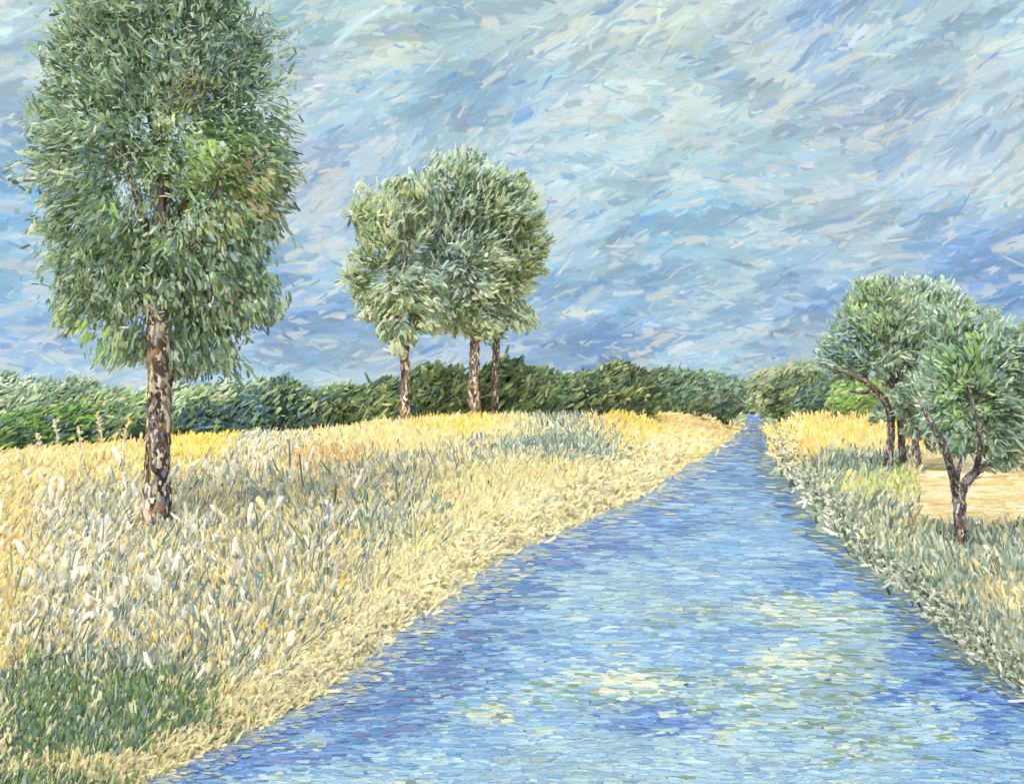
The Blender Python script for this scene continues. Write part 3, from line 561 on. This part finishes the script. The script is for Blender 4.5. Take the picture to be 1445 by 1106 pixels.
RP = [(124,146,126,5),(104,128,110,3.6),(146,164,142,3.4),(88,110,96,2.4),(130,152,100,1.8),(164,166,156,1.5),(104,134,140,1.8),(168,182,160,1.3),(72,92,80,1.3)]
RGREEN = [(116,158,78,3),(134,170,96,2),(100,142,70,1.4)]
RBLUE = [(88,118,150,2),(104,140,156,2),(120,160,160,2)]
tree('olive_tree', 'dark stemmed tree bending left over the golden grass, first of the three beside the lawn', 'tree', 'trees in the cluster on the right bank', 40,
     [(1252,667),(1254,640),(1258,610),(1256,580,-.4),(1243,556,-.8),(1222,538,-1.1),(1196,526,-1.1),(1176,520,-.8)], [5.8,5,4.6,4.4,4,3.4,2.6,1.4],
     [([(1250,566),(1262,530,.4),(1256,490,.7),(1240,450,.8)],[4,3,2,1]), ([(1236,550),(1218,555,-.3),(1200,552,-.5)],[2.6,1.8,.8]), ([(1222,538),(1215,500,.4),(1195,470,.4)],[3,2,1])],
     [([(1225,455,54,44),(1195,488,42,36),(1245,420,46,34),(1185,515,34,26),(1240,490,52,40),(1205,520,36,22),(1260,450,50,50)], (1245,510), 3900, 17, 6.2, dict(droop=-0.1, hot=[(1185,480,45,RBLUE,.4),(1240,430,40,[(132,160,92,1),(150,170,110,1)],.35)]))], RP, BARKG, seed=400, nb=260)
tree('olive_tree', 'upright dark stemmed tree under the domed crown, middle one of the three beside the lawn', 'tree', 'trees in the cluster on the right bank', 41,
     [(1275,670),(1273,640),(1271,610,-.2),(1269,580,-.7),(1268,550,-1.0),(1266,515),(1270,470),(1280,430)], [5.2,4.6,4.2,3.8,3.2,2.6,2,1],
     [([(1269,580),(1252,540,.4),(1246,500,.6)],[3,2,1]), ([(1268,550),(1290,510,-.4),(1310,460,-.6)],[3,2.2,1])],
     [([(1288,424,52,36),(1310,428,50,36),(1275,430,44,34),(1290,470,66,50),(1340,448,46,38),(1385,472,42,38),(1345,480,40,40),(1270,505,44,40),(1310,520,50,44)], (1290,500), 3700, 17, 6.2, dict(droop=-0.1, slant=0.25, hot=[(1300,470,40,RGREEN,.4),(1330,500,40,RGREEN,.35),(1290,420,60,RBLUE,.25),(1270,440,30,[(140,160,150,1)],.4)]))], RP, BARKG, seed=420, nb=240)
tree('olive_tree', 'short stout stemmed tree nearest the stubble, last of the three beside the lawn', 'tree', 'trees in the cluster on the right bank', 38.5,
     [(1295,674),(1294,650),(1291,625),(1292,600),(1300,570),(1305,540)], [5.8,5,4.4,3.6,2.6,1.4],
     [([(1288,632),(1296,612,-.2),(1303,596,-.3)],[3,2,1]), ([(1292,600),(1275,575,.4),(1262,550,.5)],[3,2,1])],
     [([(1310,560,40,44),(1300,600,30,26),(1340,540,44,50),(1330,600,36,34),(1285,560,28,30)], (1308,570), 1900, 16, 6, dict(droop=0.0))], RP, BARKG, seed=440, nb=200)
tree('forked_tree', 'low forked tree with a wide grey green crown in front of the stubble', 'tree', None, 19,
     [(1355,767),(1354,730),(1352,700),(1347,683,-.1),(1340,655,-.35),(1330,625,-.6),(1316,600,-.75),(1304,580,-.75),(1296,560,-.6)], [8.5,7.6,7.4,5.4,4.8,4.2,3.4,2.4,1.3],
     [([(1352,702),(1362,680),(1374,668),(1384,660),(1396,656)],[6,5,4.4,3.4,1.6]), ([(1376,668),(1382,640,-.4),(1384,610,-.7),(1374,580,-.75),(1368,545,-.5)],[3.8,3.2,2.8,2.2,1]),
      ([(1347,683),(1352,665,-.1),(1356,645,-.1)],[3,2,1]), ([(1330,625),(1318,560,.2),(1330,500,.4)],[3,2,1]), ([(1384,610),(1402,570,-.2),(1420,520,-.3)],[2.4,1.8,1])],
     [([(1388,508,56,50),(1345,510,40,44),(1420,540,48,60),(1370,560,60,46),(1410,610,44,34),(1350,610,40,34),(1378,476,46,36),(1432,492,40,42),(1330,570,28,40),(1450,600,40,44),(1425,636,36,26),(1330,460,30,30)], (1372,560), 5600, 19, 7, dict(droop=0.05, slant=0.2, depth=0.9, hot=[(1355,520,45,RGREEN,.4),(1380,470,40,RGREEN,.2),(1375,580,30,RGREEN,.4),(1400,480,50,RBLUE,.2),(1380,560,30,[(110,90,90,1)],.2)]))], RP, BARKG, seed=460, nb=420)

# ------------------------------------------------------------------ bushes of the hedge line
HD = [(88,108,78,4),(68,88,70,3),(108,126,84,3.4),(130,144,96,2.4),(156,164,116,1.6),(58,78,74,1.8),(92,116,106,1),(196,186,130,.8)]
HB = [(70,98,104,3),(58,82,92,3),(86,112,92,3),(108,132,92,2),(100,130,150,1.4),(120,146,80,1),(48,66,76,1.4)]
HG = [(106,146,62,2.4),(126,160,74,1.8),(84,118,70,3),(70,90,90,2.4),(132,152,96,2),(84,104,120,1.2)]
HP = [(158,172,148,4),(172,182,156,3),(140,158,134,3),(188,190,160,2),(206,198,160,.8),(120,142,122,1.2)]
HO = [(128,146,96,3),(110,130,84,3),(150,160,108,2),(84,108,80,2),(196,184,126,.8)]
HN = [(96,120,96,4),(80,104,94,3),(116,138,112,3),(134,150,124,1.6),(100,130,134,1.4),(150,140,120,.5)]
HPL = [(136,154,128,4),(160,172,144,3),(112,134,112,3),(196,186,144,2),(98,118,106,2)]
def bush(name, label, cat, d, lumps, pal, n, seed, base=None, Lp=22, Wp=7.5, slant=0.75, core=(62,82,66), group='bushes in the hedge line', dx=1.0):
    """a bush or small tree of the hedge: uneven dense inside, stems, daubs of leaf over it; lumps = (column, row of top, half width, row of foot)"""
    r = rng(seed); s = d / F; n = int(n * 2.4); Lp *= 0.68; Wp *= 0.6
    x0 = np.mean([q[0] for q in lumps]); b = wp(x0, base or max(q[3] for q in lumps), d); b[2] = hz(b[0], b[1])
    t = empty(name, b); tag(t, label, cat, group); P = Paint(); cl = []
    for i, (cx, top, hw, foot) in enumerate(lumps):
        cy = (top + foot) / 2 + 3; ry = (foot - top) / 2 + 3; dd = d + r.normal(0, 0.4)
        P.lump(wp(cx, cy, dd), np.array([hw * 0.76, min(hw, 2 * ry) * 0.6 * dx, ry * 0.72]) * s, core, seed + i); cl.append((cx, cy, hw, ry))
    a = np.array(cl); k = r.choice(len(a), n, p=(a[:, 2] * a[:, 3]) / (a[:, 2] * a[:, 3]).sum())
    v = unit(r.normal(0, 1, (n, 3))); v[:, 1] = np.where(r.random(n) < 0.75, -np.abs(v[:, 1]), v[:, 1])
    rr = np.stack([a[k, 2], np.minimum(a[k, 2], 2 * a[k, 3]) * 0.8 * dx, a[k, 3]], -1) * s * r.uniform(0.86, 1.08, (n, 1))
    c = np.stack([(a[k, 0] - CX) * s, np.full(n, d), CAM_H - (a[k, 1] - HY) * s], -1); pos = c + v * rr
    D = np.stack([slant + r.normal(0, .4, n), r.normal(0, .3, n), 0.55 + r.normal(0, .35, n)], -1); N = v * 0.6 + r.normal(0, .3, (n, 3)) + np.array([-.1, -.8, .6])
    col = pick(pal, n, r, 0.1); q = np.sin(pos[:, 0] / (s * 31) + 1.5 * np.sin(pos[:, 2] / (s * 17))); col = np.clip(grey(col, .12) * 2.0 * np.array([1.03, 1.0, .92]) * (1 + .14 * q)[:, None], .004, .9)
    P.daubs(pos, D, N, Lp * s * np.exp(r.normal(0, .3, n)), Wp * s * np.exp(r.normal(0, .25, n)), col, seed=seed + 9, bend=.14, ridge=.2, jit=.15)
    P.build('foliage', M_LEAF, t)
    P = Paint()
    for i in range(5):
        xx = x0 + r.normal(0, 8); g = wp(xx, b[2], d); bx = b + np.array([(xx - x0) * s, -0.1, -0.15]); P.tube([bx, bx + np.array([r.normal(0, 4) * s, 0, 14 * s]), bx + np.array([r.normal(0, 9) * s, 0, 30 * s])], [1.8 * s, 1.3 * s, .7 * s], (86, 78, 66), seed + 70 + i, sides=6, sub=3)
    P.build('stem', M_BARK, t)
    return t
B = bush
B('shrub', 'bright green low shrub in front of the hedge at the far left', 'shrub', 57, [(50,578,52,634),(105,570,46,634),(20,590,34,636)], HG, 950, 500, slant=1.2)
B('shrub', 'mid green shrub just left of the tall birch trunk', 'shrub', 57.5, [(165,572,46,630),(205,582,34,628)], HG[2:] + HO, 620, 505)
B('shrub', 'pale sage and yellow scrub along the skyline at the far left', 'shrub', 66, [(10,545,50,625),(80,545,56,620),(-60,560,60,630)], HPL, 900, 510, core=(112,130,104), Lp=26)
B('shrub', 'light yellow green shrub behind the tall birch trunk', 'shrub', 66, [(160,550,52,620),(225,556,48,618),(280,548,40,612)], HP[:3] + HO, 760, 515, core=(120,140,104))
B('shrub', 'dark shrub with slate blue leaves right of the tall birch trunk', 'shrub', 60, [(300,572,46,618),(355,556,38,618),(262,588,26,618)], HB, 720, 520)
B('shrub', 'rounded shrub with a peaked top and blue strokes midway to the trio', 'shrub', 61, [(398,536,44,616),(440,552,38,614),(370,568,30,616)], HB + HD, 850, 525, slant=.6)
B('shrub', 'olive green shrub just left of the trio', 'shrub', 63, [(478,545,40,608),(515,546,36,603),(545,535,34,600)], HD + HO[:2], 800, 530)
B('shrub', 'dark blue green shrub low behind the left trunk of the trio', 'shrub', 65, [(520,566,32,604),(555,562,32,602)], HB, 340, 532)
B('shrub', 'tall olive bush between the left and middle trunks of the trio', 'shrub', 69, [(610,516,42,594),(590,530,30,594),(640,522,34,594)], HD + HO[:3], 860, 535, slant=.4)
B('shrub', 'highest rounded bush behind the right trunk of the trio', 'shrub', 70, [(715,508,44,592),(750,520,40,592),(685,524,32,592)], HD + HO, 900, 540, slant=.6)
B('shrub', 'deep green bush right of the trio', 'shrub', 74, [(790,530,42,590),(825,528,36,588)], HD, 760, 545)
B('shrub', 'humped bush rising above the middle of the hedge right of the trio', 'shrub', 79, [(868,514,38,586),(900,524,30,586)], HD, 760, 550)
B('shrub', 'grey green bush between the humped bush and the river hedge', 'shrub', 88, [(930,524,34,584),(965,526,34,584)], HD[:3] + HN, 760, 555)
B('shrub', 'dense bush ending the left hedge beside the river', 'shrub', 106, [(1000,528,30,583),(1026,534,20,583)], HN, 560, 560)
B('shrub', 'pale misty bush closing the far end of the river', 'shrub', 395, [(1066,538,34,588),(1040,540,22,588),(1095,538,24,588)], HN, 560, 565, core=(120,140,118), Lp=16, Wp=6)  # distance haze is painted in by the paler core colour
B('shrub', 'dark bush right of the far end of the river', 'shrub', 108, [(1112,530,30,583),(1146,528,28,584)], HD, 700, 570)
B('shrub', 'deep green bush with blue strokes left of the cluster of olive trees', 'shrub', 100, [(1180,530,30,584),(1150,548,26,584)], HB + HD[:2], 560, 575)
B('shrub', 'bright yellow green bush under the left edge of the olive crowns', 'shrub', 88, [(1205,534,32,592),(1232,540,26,592)], HG[:3] + HO[:3], 620, 580)
B('tree', 'pale cream green distant tree rising behind the right hedge', 'tree', 180, [(1130,512,42,580),(1090,520,34,580),(1168,508,34,580)], [(144,154,126,4),(126,142,118,4),(164,164,132,2),(176,168,134,1.5)], 900, 585, core=(140,152,128), Lp=17, Wp=6, group='distant trees')  # paleness of distance is put into leaf and core colours
B('tree', 'hazy grey green distant tree at the left edge behind the scrub', 'tree', 110, [(0,526,40,600),(50,532,40,600),(110,534,40,600)], HP[:3] + HN[:2], 760, 590, core=(128,146,128), Lp=18, group='distant trees')  # haze is only pale colour on the leaves and core
B('tree', 'hazy distant tree seen behind the tall birch between scrub and crown', 'tree', 112, [(240,540,50,600),(320,538,44,600),(370,536,36,600)], HP[:3] + HN[:2], 760, 595, core=(128,146,128), Lp=18, group='distant trees')  # haze painted into the pale leaf and core colours
B('tree', 'grey green thicket tree seen under the olive crowns', 'tree', 75, [(1310,560,44,634),(1270,560,40,630),(1350,570,40,640)], HN + HP[:2], 850, 600, core=(92,114,96), Lp=18, group='trees behind the stubble')
B('tree', 'mid green thicket tree at the right edge behind the forked tree', 'tree', 62, [(1425,520,44,660),(1470,450,60,660),(1395,590,40,656)], HN + HO[:2], 1300, 605, core=(96,120,92), group='trees behind the stubble')

# ------------------------------------------------------------------ flowering stalks and tall weeds standing out of the grass
def stalk(name, label, d, pts, cols, seed, group='pale stalks against the left hedge', fl=None):
    r = rng(seed); s = d / F; b = wp(pts[0][0], pts[0][1], d); b[2] = hz(b[0], b[1]); t = empty(name, b); tag(t, label, 'plant', group)
    P = Paint(); q = [wp(x, y, d) for x, y in pts]; q[0] = b - np.array([0, 0, .03])
    path, R, A, Bv = P.tube(q, np.linspace(1.5, .7, len(q)) * s, (206, 196, 166), seed, sides=6, sub=4); P.build('stem', M_BARK, t)
    P = Paint(); n = 26; i = r.integers(len(path) // 3, len(path), n); c = path[i]
    D = np.stack([r.normal(0, .7, n), r.normal(0, .5, n), np.ones(n) * .8], -1)
    P.daubs(c + unit(D) * 2.2 * s, D, np.stack([r.normal(0, .4, n), -np.ones(n), .5 * np.ones(n)], -1), 7 * s * np.exp(r.normal(0, .2, n)), 3 * s, pick(cols, n, r), seed=seed + 1)
    P.build('flower', M_STRAW, t)
CR = [(236,224,200,4),(214,206,180,2),(190,190,170,1)]; YO = [(240,196,60,4),(232,170,60,2),(230,214,180,3)]
stalk('tall_stalk', 'short cream stalk in front of the bright green shrub', 50, [(60,642),(58,630),(54,616)], CR, 700)
stalk('tall_stalk', 'cream stalk with faint grey leaves between two other pale stalks', 50, [(84,642),(82,622),(78,596)], CR, 701)
stalk('tall_stalk', 'broad whitish seed stalk at the edge of the bright green shrub', 49, [(113,645),(114,628),(112,605)], CR, 702)
stalk('tall_stalk', 'tall stalk bending left with orange florets below', 48, [(147,648),(145,622),(141,598),(137,586)], CR + YO, 703)
stalk('tall_stalk', 'cream stalk forking up to the right with yellow florets, nearest the birch trunk', 48, [(182,648),(177,628),(175,610),(184,594)], CR + YO, 704)
